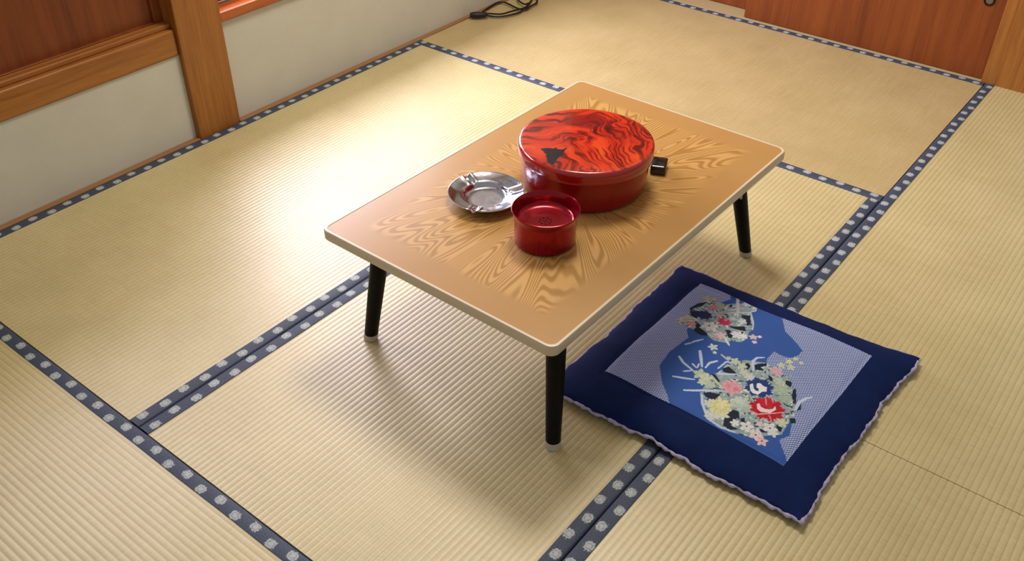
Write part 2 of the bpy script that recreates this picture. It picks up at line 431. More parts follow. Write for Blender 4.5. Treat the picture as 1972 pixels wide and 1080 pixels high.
def mat_mesh(x0, x1, y0, y1, ax):
    """ribbed rush surface, ribs along axis ax, real ridges"""
    me_v, me_f = [], []
    lo, hi = (y0, y1) if ax == 0 else (x0, x1)
    a, b = (x0, x1) if ax == 0 else (y0, y1)
    ts = []
    K = 7; k = math.floor(lo/RIB)*K
    while True:
        t = k*RIB/K
        if t >= hi: break
        if t > lo + 1e-5: ts.append(t)
        k += 1
    ts = [lo] + ts + [hi]
    h = [-RIBH*(1-abs(math.sin(PI*t/RIB))**.7) for t in ts]
    L = max(2, int((b-a)/.11)); us = [a + (b-a)*i/L for i in range(L+1)]
    rng = random.Random(int(abs(x0*100+y0*10)*7))
    for i, u in enumerate(us):
        for t, z in zip(ts, h):
            me_v.append((u, t, z) if ax == 0 else (t, u, z))
    W = len(ts)
    for i in range(L):
        for j in range(W-1):
            q = (i*W+j, (i+1)*W+j, (i+1)*W+j+1, i*W+j+1); me_f.append(q if ax == 0 else q[::-1])
    # skirt and underside
    z = -.05; n0 = len(me_v)
    me_v += [(x0, y0, z), (x1, y0, z), (x1, y1, z), (x0, y1, z)]
    def idx(ix, iy):  # corner lookup
        if ax == 0: return (L if ix else 0)*W + (W-1 if iy else 0)
        return (L if iy else 0)*W + (W-1 if ix else 0)
    def edge(fix, val):
        if (ax == 0) == (fix == 'y'): # along u
            return [i*W + (W-1 if val else 0) for i in range(L+1)]
        return [(L if val else 0)*W + j for j in range(W)]
    for fix, val, c0, c1 in (('y', 0, 0, 1), ('y', 1, 3, 2), ('x', 0, 0, 3), ('x', 1, 1, 2)):
        me_f.append(tuple([n0+c0] + edge(fix, val) + [n0+c1]))
    me_f.append((n0, n0+3, n0+2, n0+1))
    me = bpy.data.meshes.new('woven_surface'); me.from_pydata(me_v, [], me_f); me.validate(); me.update()
    return me

def border_strip(a0, a1, c0, c1, ax, sx):
    """cloth strip from a0..a1 along axis ax and c0..c1 across; folds down the outer side sx"""
    bm = bmesh.new(); uvl = bm.loops.layers.uv.new('UV')
    e = .0022; c_in, c_out = (c0, c1) if sx > 0 else (c1, c0)
    s = 1 if sx > 0 else -1
    prof = [(c_in, -.0010), (c_in+.0006*s, .0012), (c_in+.003*s, .0018), ((c_in+c_out)/2, .0020), (c_out-.004*s, .0016), (c_out-.0012*s, .0003), (c_out, -.003), (c_out, -.045)]
    ds = [0]
    for (p, q) in zip(prof, prof[1:]): ds.append(ds[-1] + math.hypot(q[0]-p[0], q[1]-p[1]))
    rows = []
    N = max(2, int((a1-a0)/.05))
    for i in range(N+1):
        a = a0 + (a1-a0)*i/N; wob = .0004*math.sin(a*23+c0*50)
        rows.append([bm.verts.new((a, c+wob, z) if ax == 0 else (c+wob, a, z)) for c, z in prof])
    for i in range(N):
        for j in range(len(prof)-1):
            f = bm.faces.new((rows[i][j], rows[i+1][j], rows[i+1][j+1], rows[i][j+1]))
            for l, (ii, jj) in zip(f.loops, ((i, j), (i+1, j), (i+1, j+1), (i, j+1))):
                l[uvl].uv = (a0 + (a1-a0)*ii/N, ds[jj]-HW/2)
    return bm

def tatami(label, x0, x1, y0, y1, ax, straw=None):
    t = thing('tatami_mat', label, 'tatami mat', ((x0+x1)/2, (y0+y1)/2, -.05), 0, 'tatami mats covering the floor')
    g = .0008; x0 += g; x1 -= g; y0 += g; y1 -= g
    ox, oy, oz = t.location
    if ax == 0:
        me = mat_mesh(x0, x1, y0+HW*.9, y1-HW*.9, 0)
        bs = [border_strip(x0, x1, y0, y0+HW, 0, -1), border_strip(x0, x1, y1-HW, y1, 0, 1)]
    else:
        me = mat_mesh(x0+HW*.9, x1-HW*.9, y0, y1, 1)
        bs = [border_strip(y0, y1, x0, x0+HW, 1, -1), border_strip(y0, y1, x1-HW, x1, 1, 1)]
    o = link('woven_surface', me, straw or STRAW[ax], t, smooth=True, angle=60); o.location = (-ox, -oy, -oz)
    for b in bs:
        c = link('cloth_border', b, M_BORDER, t, smooth=True, angle=50); c.location = (-ox, -oy, -oz)
    return t

XA, YW, YB, YD = 1.745, -.048, -.925, -1.763
XE = 2.702; XF = -.93; YE = -2.68; XS = .862
tatami('tatami mat along the white wall, lit by a pale sheen, left of the low table', 0, XA, YB, YW, 0)
tatami('tatami mat lying directly under the low table', 0, XA, YD, YB, 0)
tatami('far crosswise tatami mat between the low table and the reddish sliding door', XA, XE, YD, YW, 1, STRAW_DIMMED)
tatami('tatami mat at the right edge, running from the cushion to the far corner post', XS, XE, YE, YD, 0)
tatami('tatami mat in the lower right foreground, nearest the cushion bottom corner', XF, XS, YE, YD, 0)
tatami('crosswise tatami mat in the lower left foreground', XF, 0, YD, YW, 1)

# ------------------------------------------------------------- room shell
bm = bmesh.new(); box(bm, -1.9, 3.6, -3.7, .5, -.10, -.0505)
struct('floor', bm, mat_wood('subfloor_boards', '#8c6a42', '#6e5030', 14, .7, .3, 0), smooth=False)
M_PLASTER = mat_plaster('grey_white_plaster', '#cfcfc4', '#c2c1b5')
M_POST = mat_wood('cypress_post', '#9a622a', '#7c4818', 42, .4, .4, 2, '#a87232')
M_RAIL = mat_wood('cypress_rail', '#9a622a', '#7c4818', 42, .4, .4, 0, '#a87232')
M_DARK = mat_wood('reddish_door_veneer', '#743812', '#56250a', 26, .4, .4, 2, '#84441a')
M_DOOR = mat_wood('sliding_door_veneer', '#7e3f17', '#66300d', 30, .42, .35, 2, '#8c4a1c')
M_SILLR = mat_wood('red_brown_sill', '#a4501c', '#84370f', 30, .25, .5, 0, '#b5622a')
M_TRACK = mat_wood('pale_door_track', '#b5a47c', '#a08e68', 30, .5, .4, 1)

def wall_piece(x0, x1, z0, z1, y0=-.02, y1=.12):
    bm = bmesh.new(); box(bm, x0, x1, y0, y1, z0, z1); return bm
# left wall: low plaster fields, lintel above the two windows
bm = bmesh.new()
box(bm, -1.6, .811, -.027, .12, -.05, .262)
box(bm, .960, 2.86, -.027, .12, -.05, .312); box(bm, 2.2, 2.86, -.027, .12, .312, 2.2)
box(bm, -1.6, .811, -.020, .12, 2.2, 2.45); box(bm, .960, 2.86, -.020, .12, 2.2, 2.45)
struct('wall_left', bm, M_PLASTER, smooth=False)
# narrow strip between mats and wall
bm = bmesh.new(); box(bm, -1.6, .811, YW, -.0275, -.05, .003); box(bm, .960, XE, YW, -.0275, -.05, .003)
struct('baseboard_left', bm, mat_wood('floor_edge_strip', '#96704a', '#7a5636', 30, .45, .4, 0), bevel=.0015)
bm = bmesh.new(); box(bm, .811, .960, -.046, .13, -.05, 2.45)
struct('trim_1', bm, M_POST, bevel=.004)
# left opening: rail, wood kick panel, frosted light above
bm = bmesh.new(); box(bm, -1.6, .811, -.033, .10, .262, .338)
struct('trim_2', bm, M_RAIL, bevel=.006)
bm = bmesh.new(); box(bm, -1.6, .811, -.016, .08, .338, .352)
struct('trim_3', bm, M_RAIL, bevel=.003)
def opening(name, x0, x1, z0, kick, n, mframe):
    fr = bmesh.new(); y0, y1 = .012, .042
    z1 = 2.2
    w = .028
    box(fr, x0, x0+w, y0, y1, z0, z1); box(fr, x1-w, x1, y0, y1, z0, z1)
    box(fr, x0+w, x1-w, y0, y1, z0, z0+.03 if kick is None else z0+.004)
    box(fr, x0+w, x1-w, y0, y1, z1-.05, z1)
    mid = (x0+x1)/2
    box(fr, mid-.02, mid+.02, y0-.004, y1, z0, z1)
    if kick: box(fr, x0+w, x1-w, y0, y1, kick, kick+.035)
    o = struct(name, fr, mframe, bevel=.002)
    zb = kick+.035 if kick else z0+.03
    if kick:
        b = bmesh.new(); box(b, x0+w, mid-.02, .022, .032, z0, kick); box(b, mid+.02, x1-w, .022, .032, z0, kick)
        link('kick_panel', b, M_DARK, o)
    p = bmesh.new()
    box(p, x0+w, mid-.02, .026, .028, zb, z1-.05); box(p, mid+.02, x1-w, .026, .028, zb, z1-.05)
    link('glass_pane', p, M_PANE, o, smooth=False)
    return o
s = NT('clear_window_glass', rough=.02)
tr = s.n.new('ShaderNodeBsdfTransparent'); gl = s.n.new('ShaderNodeBsdfGlossy'); gl.inputs['Roughness'].default_value = .02
lw_ = s.n.new('ShaderNodeLayerWeight'); lw_.inputs[0].default_value = .5; mx = s.n.new('ShaderNodeMixShader')
s.link(s.math('ADD', .03, s.math('MULTIPLY', .9, s.math('POWER', lw_.outputs['Facing'], 6))), mx.inputs[0]); s.link(tr.outputs[0], mx.inputs[1]); s.link(gl.outputs[0], mx.inputs[2]); s.link(mx.outputs[0], s.n['Material Output'].inputs[0])
M_PANE = s.m
opening('window_1', -1.6, .811, .352, .80, 2, M_DARK)
opening('window_2', .960, 2.2, .352, None, 2, M_DARK)
# window sill of the right window
bm = bmesh.new(); box(bm, .960, 2.2, -.040, .30, .3125, .342)
struct('trim_4', bm, M_SILLR, bevel=.005)

# far wall: twin sliding doors on a pale track, post at the corner, lintel
bm = bmesh.new(); box(bm, XE+.001, 2.86, -1.748, -.020, -.05, .001)
struct('trim_5', bm, M_TRACK, bevel=.001)
def leaf(name, x, y0, y1, knob=None):
    bm = bmesh.new(); box(bm, x, x+.03, y0, y1, .003, 1.78)
    o = struct(name, bm, M_DOOR, bevel=.002)
    if knob:
        b = bmesh.new(); lathe(b, [(.017, 0), (.0175, .0015), (.0165, .003), (.0135, .003), (.012, .0), (.010, -.002)], 40, cap0=False)
        k = link('door_pull', b, M_PULL, o); k.rotation_euler = (0, -PI/2, 0); k.location = (x-.0005, knob[0], knob[1])
        b = bmesh.new(); lathe(b, [(.0115, -.001), (.0115, .0005)], 32)
        k = link('pull_cup', b, M_CUP, o); k.rotation_euler = (0, -PI/2, 0); k.location = (x-.0005, knob[0], knob[1])
    return o
M_PULL = mat_plain('dark_bronze', '#2c241c', .35, .5, .8); M_CUP = mat_plain('worn_steel', '#8a8078', .35, .5, .9)
leaf('door_1', 2.716, -1.747, -.862, (-1.694, .262))
leaf('door_2', 2.792, -.93, -.022)
bm = bmesh.new(); box(bm, 2.697, 2.86, -1.935, -1.7485, -.05, 2.45)
struct('trim_6', bm, M_POST, bevel=.003)
bm = bmesh.new(); box(bm, 2.74, 2.86, -3.0, -1.9355, -.05, 2.45); box(bm, 2.74, 2.86, -1.748, -.020, 1.86, 2.45)
struct('wall_far', bm, M_PLASTER, smooth=False)
bm = bmesh.new(); box(bm, 2.70, 2.86, -1.748, -.020, 1.785, 1.86)
struct('trim_7', bm, M_POST, bevel=.003)
bm = bmesh.new(); box(bm, 2.7035, 2.74, YE, -1.9355, -.05, .003)
struct('baseboard_far', bm, M_TRACK, bevel=.001)
bm = bmesh.new(); box(bm, -1.6, 2.86, -3.0, .12, 2.451, 2.5)
struct('ceiling', bm, mat_wood('ceiling_boards', '#d6cbb6', '#c4b69c', 10, .6, .3, 0), smooth=False)

# ------------------------------------------------------------- low table
TX, TY, TH, TL, TW, TROT = .8700, -1.3365, .300, .902, .586, -.0107
t = thing('low_table', 'low folding table with flame-grained wood top, cream edge and short black legs', 'table', (TX, TY, 0), TROT)
def rrect(l, w, r, n=10):
    P = []
    for cx, cy, a0 in ((l/2-r, w/2-r, 0), (-l/2+r, w/2-r, PI/2), (-l/2+r, -w/2+r, PI), (l/2-r, -w/2+r, 1.5*PI)):
        for i in range(n+1):
            a = a0 + PI/2*i/n; P.append((cx+r*math.cos(a), cy+r*math.sin(a)))
    return P
def loft(bm, loops, caps=True):
    R = [[bm.verts.new((x, y, z)) for x, y in P] for P, z in loops]
    for A, B in zip(R, R[1:]):
        n = len(A)
        for i in range(n): bm.faces.new((A[i], A[(i+1) % n], B[(i+1) % n], B[i]))
    if caps: bm.faces.new(R[0][::-1]); bm.faces.new(R[-1])
    return R
bm = bmesh.new(); loft(bm, [(rrect(TL-.006, TW-.006, .016), TH-.020), (rrect(TL-.006, TW-.006, .016), TH-.0008)])
link('tabletop', bm, mat_table_top(), t, angle=30)
bm = bmesh.new()
prof = [(.0066, -.0012), (.0062, -.0002), (.0040, .0002), (.0014, -.0004), (.0002, -.003), (0, -.006), (0, -.020), (.0015, -.0226), (.004, -.023), (.0066, -.022)]
R = [[bm.verts.new((x, y, TH+dz)) for x, y in rrect(TL-2*i, TW-2*i, .019-i*.5)] for i, dz in prof]
for k in range(len(R)):
    A, B = R[k], R[(k+1) % len(R)]; n = len(A)
    for i in range(n): bm.faces.new((A[i], A[(i+1) % n], B[(i+1) % n], B[i]))
link('edge_trim', bm, mat_plain('cream_edge_band', '#cbbda3', .35, .5), t, angle=40)
M_BLACK = mat_plain('black_lacquer', '#060506', .42, .12); M_CAP = mat_plain('grey_plastic', '#b7b0a0', .45, .4)
M_STEEL0 = mat_plain('zinc_plate', '#8d8d88', .4, .5, .9)
M_TAG = mat_plain('pale_green_paper', '#b9cbb0', .6, .3)
rot = Matrix.Rotation(-TROT, 3, 'Z')
def loc_t(x, y, z): return rot @ Vector((x-TX, y-TY, z))
for (fx, fy), (ux, uy), st in (((.479, -1.090), (.512, -1.124), 0), ((.470, -1.596), (.514, -1.562), 0), ((1.289, -1.593), (1.240, -1.545), 1), ((1.294, -1.092), (1.256, -1.126), 0)):
    a = loc_t(fx, fy, 0); b = loc_t(ux, uy, TH-.0215)
    bm = bmesh.new()
    K = [0, .05, .15, .35, .6, .85, 1]; n = 28; d = b-a; rings = []
    a1 = a + d*.052
    for k in K:
        p = a1 + (b-a1)*k; r = .0150 + .0056*k
        rings.append([bm.verts.new((p.x+r*math.cos(2*PI*i/n), p.y+r*math.sin(2*PI*i/n), p.z)) for i in range(n)])
    for A, B in zip(rings, rings[1:]):
        for i in range(n): bm.faces.new((A[i], A[(i+1) % n], B[(i+1) % n], B[i]))
    bm.faces.new(rings[0][::-1]); bm.faces.new(rings[-1])
    leg = link('leg', bm, M_BLACK, t, angle=40)
    bm = bmesh.new(); rings = []
    for z, r in ((0, .0135), (.0015, .0152), (.013, .0160), (.0155, .0158), (.0158, .0148)):
        p = a + d*(z/d.z)
        rings.append([bm.verts.new((p.x+r*math.cos(2*PI*i/n), p.y+r*math.sin(2*PI*i/n), z)) for i in range(n)])
    for A, B in zip(rings, rings[1:]):
        for i in range(n): bm.faces.new((A[i], A[(i+1) % n], B[(i+1) % n], B[i]))
    bm.faces.new(rings[0][::-1]); bm.faces.new(rings[-1])
    link('foot_cap', bm, M_CAP, leg, angle=40)
    bm = bmesh.new(); box(bm, b.x-.032, b.x+.032, b.y-.026, b.y+.026, TH-.0225, TH-.0196)
    link('mounting_plate', bm, M_STEEL0, leg, bevel=.001)
    if st:
        # paper tag stuck round the camera side of the upper leg
        bm = bmesh.new(); v = []
        for kz, w0, w1 in ((.62, -.18, .12), (.70, -.32, .34), (.80, -.3, .36), (.86, -.05, .45), (.95, .1, .6)):
            p = a1 + (b-a1)*kz; r = .0150+.0056*kz+.0004
            row = []
            for i in range(7):
                an = -2.45 + (w0+(w1-w0)*i/6)
                row.append(bm.verts.new((p.x+r*math.cos(an), p.y+r*math.sin(an), p.z)))
            v.append(row)
        for A, B in zip(v, v[1:]):
            for i in range(6): bm.faces.new((A[i], A[i+1], B[i+1], B[i]))
        e = link('paper_tag', bm, M_TAG, leg); e['label'] = 'pale green paper tag on the upper leg'
        md = e.modifiers.new('solid', 'SOLIDIFY'); md.thickness = .0003; md.offset = 1

# ------------------------------------------------------------- red round container
M_RED = NT('dark_red_lacquer', rough=.2, spec=.4)
n_ = M_RED.noise(M_RED.obj(), 8, 2); M_RED.color(M_RED.mix(n_, '#820c0c', '#981110'))
M_RED = M_RED.m
pot = thing('round_container', 'large round red lacquer container with orange and black marbled lid on the table', 'container', (.905, -1.349, TH))
bm = bmesh.new(); lathe(bm, [(.120, 0), (.127, .0008), (.1305, .004), (.1325, .012), (.1345, .03), (.1362, .055), (.1372, .076), (.1372, .088), (.130, .088)], 128)
link('body', bm, M_RED, pot, angle=50)
bm = bmesh.new(); lathe(bm, [(.1375, .0735), (.1418, .0735), (.1432, .0748), (.1445, .082), (.1446, .092), (.1437, .0985), (.1415, .1022), (.1385, .1034), (.134, .1036), (.10, .1044), (.05, .1050), (.012, .1052)], 128)
lid = link('lid', bm, mat_lid(), pot, angle=50); lid['label'] = 'lid marbled in orange, red and black'

# ------------------------------------------------------------- small red vessel with a perforated tray
M_CRIM = NT('crimson_anodised', rough=.2, spec=.5, metal=.7); M_CRIM.color('#93021c')
M_CRIM.b.inputs['Coat Weight'].default_value = .25; M_CRIM.b.inputs['Coat Roughness'].default_value = .1; M_CRIM = M_CRIM.m
M_HOLE = mat_plain('shadowed_holes', '#1a0508', .8, .1)
can = thing('red_canister', 'small crimson metal canister with flared rim and perforated inner tray', 'canister', (.6735, -1.4155, TH))
bm = bmesh.new(); lathe(bm, [(.052, 0), (.0590, .0005), (.0608, .0025), (.0612, .006), (.0612, .052), (.0618, .058), (.0640, .064), (.0668, .0690), (.0676, .0718), (.0672, .0735), (.0660, .0738), (.0648, .0722), (.0625, .066), (.0598, .060), (.0590, .054)], 96, cap1=False)
link('body', bm, M_CRIM, can, angle=50)
bm = bmesh.new(); rg = lathe(bm, [(.0596, .0560), (.0585, .0500), (.0550, .0460), (.048, .0442), (.030, .0436), (.012, .0436)], 96, cap0=False)
tray = link('strainer_tray', bm, M_CRIM, can, angle=60)
bm = bmesh.new()
for R0, n, rr in ((.0115, 9, .0021), (.0048, 4, .0014), (0, 1, .0014)):
    for i in range(n):
        a = 2*PI*i/n + .3; cx, cy = R0*math.cos(a), R0*math.sin(a)
        vs = [bm.verts.new((cx+rr*math.cos(2*PI*k/16), cy+rr*math.sin(2*PI*k/16), .0439)) for k in range(16)]
        vb = [bm.verts.new((v.co.x, v.co.y, .0432)) for v in vs]
        bm.faces.new(vs); bm.faces.new(vb[::-1])
        for k in range(16): bm.faces.new((vs[k], vb[k], vb[(k+1) % 16], vs[(k+1) % 16]))
h_ = link('drain_holes', bm, M_HOLE, tray, smooth=False)

# ------------------------------------------------------------- stainless ashtray
M_SS = NT('polished_stainless', rough=.13, spec=.5, metal=1)
pp = M_SS.obj(); M_SS.color(M_SS.mix(M_SS.noise(pp, 60, 3), '#a9afbd', '#cdd2dc')); M_SS.bump(M_SS.noise(pp, 38, 2), .3, .002); M_SS = M_SS.m
ash = thing('ashtray', 'round stainless steel ashtray with notched wide rim beside the crimson canister', 'ashtray', (.7145, -1.231, TH))
NA = [math.radians(a) for a in (72, 200, 318)]
aprof = [(.040, 0), (.046, .0006), (.055, .004), (.066, .0105), (.076, .0165), (.0790, .0190), (.0802, .0206), (.0800, .0220), (.0786, .0222), (.0765, .0212),
         (.070, .0190), (.062, .0172), (.055, .0160), (.0505, .0150), (.0480, .0130), (.0465, .0090), (.0440, .0052), (.0400, .0036), (.030, .0030), (.015, .0030)]
def notch(r, z, a, j):
    if j >= 6 and r > .05:
        for n0 in NA:
            d = (a-n0+PI) % (2*PI) - PI
            w = r*d
            dip = .0052*math.exp(-(w/.0048)**2); ridge = .0016*math.exp(-((abs(w)-.0098)/.003)**2)
            z -= dip*min(1, (r-.048)/.012); z += ridge*min(1, (r-.048)/.012)
    return r, z
bm = bmesh.new(); lathe(bm, aprof, 240, notch)
link('dish', bm, M_SS, ash, angle=70)

# ------------------------------------------------------------- small black box
bx = thing('small_case', 'small glossy black case peeping out behind the red round container', 'case', (1.050, -1.450, TH), math.radians(24))
M_GLOSS = mat_plain('glossy_black_plastic', '#08090c', .14, .6)
bm = bmesh.new(); loft(bm, [(rrect(.046, .034, .004), 0), (rrect(.046, .034, .004), .013)])
link('body', bm, M_GLOSS, bx, bevel=.0015)
bm = bmesh.new(); loft(bm, [(rrect(.046, .034, .004), .0135), (rrect(.046, .034, .004), .019), (rrect(.040, .028, .003), .021)])
link('cover', bm, M_GLOSS, bx, bevel=.0008)

# ------------------------------------------------------------- floor cushion
CO = Vector((.865, -1.785))
CC = {(-1, 1): (-.283, .286), (1, 1): (.262, .286), (1, -1): (.281, -.284), (-1, -1): (-.281, -.268)}   # corners
def bil(s, t2):
    w = [(1-s)*(1+t2)/4, (1+s)*(1+t2)/4, (1+s)*(1-t2)/4, (1-s)*(1-t2)/4]
    c = [CC[(-1, 1)], CC[(1, 1)], CC[(1, -1)], CC[(-1, -1)]]
    return sum(a*p[0] for a, p in zip(w, c)), sum(a*p[1] for a, p in zip(w, c))
def edge_in(k, side):    # how far the gathered edge is pulled in
    return .0030*math.sin(k*7+side*2) + .0012*math.sin(k*19+side) + .0007*math.sin(k*47+side*3)
def cush_xy(s, t2):
    x, y = bil(s, t2)
    ws = abs(s)**10; wt = abs(t2)**10
    if s > 0: x += ws*(edge_in(t2, 1) - .010*(1-t2*t2))
    else: x -= ws*(edge_in(t2, 2) - .006*(1-t2*t2))
    if t2 > 0: y += wt*(edge_in(s, 3) - .004*(1-s*s))
    else: y -= wt*(edge_in(s, 4) - .006*(1-s*s))
    return x, y
def cush_edge(s, t2):
    return .0165 + .0018*math.sin(6*s+4*t2) + .0008*math.sin(17*s-11*t2)
def cush_h(s, t2):
    a = max(0, 1-abs(s)**5)**.75; b = max(0, 1-abs(t2)**5)**.75
    z = cush_edge(s, t2) + .0335*a*b
    lump = .0016*math.sin(5.1*s+1)*math.sin(4.3*t2+.5) + .0008*math.sin(13*s+4*t2)*math.cos(11*t2-3*s)
    z += lump*a*b
    # soft crease where the print meets the plain border
    d = max(abs(s)-.70, abs(t2)-.72)
    z -= .0022*math.exp(-(d/.02)**2)*a*b
    # wrinkles pulling in from the gathered edge
    e = max(abs(s), abs(t2))
    u = t2 if abs(s) > abs(t2) else s
    z += .0006*math.sin(u*23+3*s)*max(0, (e-.80)/.2)*min(1, (1-e)/.05)
    return z
tc = thing('floor_cushion', 'navy blue floor cushion with floral printed panel lying right of the table', 'cushion', (CO.x, CO.y, 0))
N = 110
us = np.sin(np.linspace(-1, 1, N+1)*PI/2)*.6 + np.linspace(-1, 1, N+1)*.4
V, Fc = [], []
for i in range(N+1):
    for j in range(N+1):
        x, y = cush_xy(us[i], us[j]); V.append((x, y, cush_h(us[i], us[j])))
for i in range(N+1):
    for j in range(N+1):
        s0, t0 = us[i], us[j]; x, y = cush_xy(s0, t0)
        a = max(0, 1-abs(s0)**8)**.8 * max(0, 1-abs(t0)**8)**.8
        V.append((x, y, cush_edge(s0, t0)*(1-a) + .0012*a))
n1 = (N+1)**2
for i in range(N):
    for j in range(N):
        a = i*(N+1)+j; q = (a, a+N+1, a+N+2, a+1); Fc.append(q); Fc.append(tuple(n1+k for k in q[::-1]))
bd = [(i, 0) for i in range(N)] + [(N, j) for j in range(N)] + [(N-i, N) for i in range(N)] + [(0, N-j) for j in range(N)]
ids = [i*(N+1)+j for i, j in bd]
me = bpy.data.meshes.new('cover'); me.from_pydata(V, [], Fc); me.update()
bm = bmesh.new(); bm.from_mesh(me); bm.verts.ensure_lookup_table()
bmesh.ops.remove_doubles(bm, verts=bm.verts[:], dist=1e-5)
s = NT('navy_cotton', rough=.8, spec=.12); p = s.obj()
s.color(s.mix(s.noise(p, 30, 3), '#0b1a4a', '#102558')); s.bump(s.noise(p, 700, 2), .2, .0004)
link('cover', bm, s.m, tc, angle=180)
# gathered lavender seam
per = []
for i, j in bd:
    s0, t0 = us[i], us[j]; x, y = cush_xy(s0, t0); per.append((x, y, cush_edge(s0, t0)))
# resample evenly
pts = [Vector(p_) for p_ in per]; L = [0]
for k in range(len(pts)): L.append(L[-1] + (pts[(k+1) % len(pts)]-pts[k]).length)
TOT = L[-1]; M = 700; res_ = []; k = 0
for i in range(M):
    d = TOT*i/M
    while L[k+1] < d: k += 1
    f = (d-L[k])/(L[k+1]-L[k]); res_.append(pts[k].lerp(pts[(k+1) % len(pts)], f))
ruf = []
cen = Vector((0, 0, 0))
for i, p_ in enumerate(res_):
    a = 2*PI*i/M; o_ = Vector((p_.x, p_.y, 0)).normalized()
    ruf.append(p_ + o_*(.0008+.0011*math.sin(a*17+2*math.sin(a*5))+.0010*math.sin(a*53+3*math.sin(a*7))+.0008*math.sin(a*133+2*math.sin(a*11))) + Vector((0, 0, -.003+.0014*math.sin(a*29+2)+.0010*math.sin(a*83))))
bm = bmesh.new(); tube(bm, ruf, .0034, 10, True, lambda i: .0034+.0007*math.sin(2*PI*i/M*61)+.0006*math.sin(2*PI*i/M*143))
s = NT('lavender_seam_cloth', rough=.8, spec=.2); p = s.obj()
s.color(s.mix(s.noise(p, 60, 2), '#8f8cc0', '#c4bfd8')); s.bump(s.noise(p, 500, 2), .3, .0005)
e = link('piping', bm, s.m, tc, angle=180); e['label'] = 'pale lavender ruffled seam'
# floral print: woven colour field on the middle panel, 1 mm threads
PW = [(-.191, .207), (.195, .198), (.196, -.209), (-.202, -.195)]   # panel corners: near-left, far-left, far-right, near-right
NX, NY = 392, 406
g0, g1 = np.meshgrid(np.linspace(0, 1, NX), np.linspace(0, 1, NY), indexing='ij')
PX = (1-g0)*(1-g1)*PW[0][0] + g0*(1-g1)*PW[1][0] + g0*g1*PW[2][0] + (1-g0)*g1*PW[3][0]
PY = (1-g0)*(1-g1)*PW[0][1] + g0*(1-g1)*PW[1][1] + g0*g1*PW[2][1] + (1-g0)*g1*PW[3][1]
img = np.zeros((NX, NY, 3)); rng = np.random.default_rng(3)
def c3(h): return np.array(lin(h)[:3])
img[:] = c3('#3059a8')
X, Y = PX*1000, PY*1000
def poly_mask(P):
    m = np.zeros(X.shape, bool); n = len(P)
    for i in range(n):
        x1, y1 = P[i]; x2, y2 = P[(i+1) % n]
        if y1 == y2: continue
        c = ((Y >= min(y1, y2)) & (Y < max(y1, y2))) & (X < (x2-x1)*(Y-y1)/(y2-y1)+x1)
        m ^= c
    return m
# tie-dye dots
k1 = 5.0; k2 = 4.6
A_ = (X*.62-Y*.78)/k1; B_ = (X*.78+Y*.62)/k2
row = np.floor(B_); A2 = A_ + .5*(row % 2)
da = (A2-np.floor(A2)-.5)*k1; db = (B_-row-.5)*k2
dot = np.clip(1.15-np.hypot(da/2.1, db/1.75), 0, .45)/.45
shib = c3('#3c5aa6')[None, None]*(1-dot[..., None]) + c3('#c2cdea')[None, None]*dot[..., None]
jit = rng.normal(0, 1, X.shape)
for it in PRINT:
    if it[0] == 'P':
        m = poly_mask(it[2])
        if it[1] == 'shibori': img[m] = shib[m]
        elif it[1] == 'foliage':
            img[m] = c3('#8ea5ae')*(1+.08*jit[m][:, None])
            pal = [c3(k) for k in ('#bccfbe', '#a9bedd', '#5f8088', '#d6dfe2', '#22355c', '#c4d2c0', '#9fb8b2', '#1b2d50')]
            rr_ = random.Random(len(it[2])); xs = [p[0] for p in it[2]]; ys = [p[1] for p in it[2]]
            for _ in range(int((max(xs)-min(xs))*(max(ys)-min(ys))/55)):
                x0 = rr_.uniform(min(xs), max(xs)); y0 = rr_.uniform(min(ys), max(ys)); an = rr_.uniform(0, PI); ll = rr_.uniform(2.5, 7); ww = rr_.uniform(.9, 1.9)
                ca_, sa_ = math.cos(an), math.sin(an)
                u_ = (X-x0)*ca_+(Y-y0)*sa_; v_ = -(X-x0)*sa_+(Y-y0)*ca_ + .02*u_*u_
                img[m & ((u_/ll)**2+(v_/ww)**2 < 1)] = pal[rr_.randrange(len(pal))]
        else:
            c = c3(it[1]); img[m] = c*(1+.10*jit[m][:, None])
    elif it[0] == 'L':
        c = c3(it[1]); P = it[2]; w = it[3]*.68; m = np.zeros(X.shape, bool); tot = len(P)-1
        for i in range(tot):
            (x1, y1), (x2, y2) = P[i], P[i+1]; dx, dy = x2-x1, y2-y1; l2 = max(1e-6, dx*dx+dy*dy)
            f = np.clip(((X-x1)*dx+(Y-y1)*dy)/l2, 0, 1)
            d = np.hypot(X-x1-f*dx, Y-y1-f*dy); g = (i+f)/tot
            m |= d < w*(.55+.45*np.sin(np.pi*np.clip(g*.8+.2, 0, 1)))
        img[m] = c
    else:
        _, col, (cx, cy), r, npet, amp = it; c = c3(col)
        dx, dy = X-cx, Y-cy; rr = np.hypot(dx, dy); th = np.arctan2(dy, dx); ph = (cx*7+cy*3) % 6.28
        edge = r*(1+amp*np.cos(npet*th+ph)+.06*np.cos(3*npet*th+1))
        m = rr < edge
        v = 1 + .10*jit
        if r > 7: v = v*(1-.16*(np.cos(npet*th+ph+np.pi) > .82)*(rr > r*.3)) * (1-.10*(np.abs(rr/r-.55) < .06))
        img[m] = (c[None]*v[m][:, None])
img = np.clip(img, .004, .95)
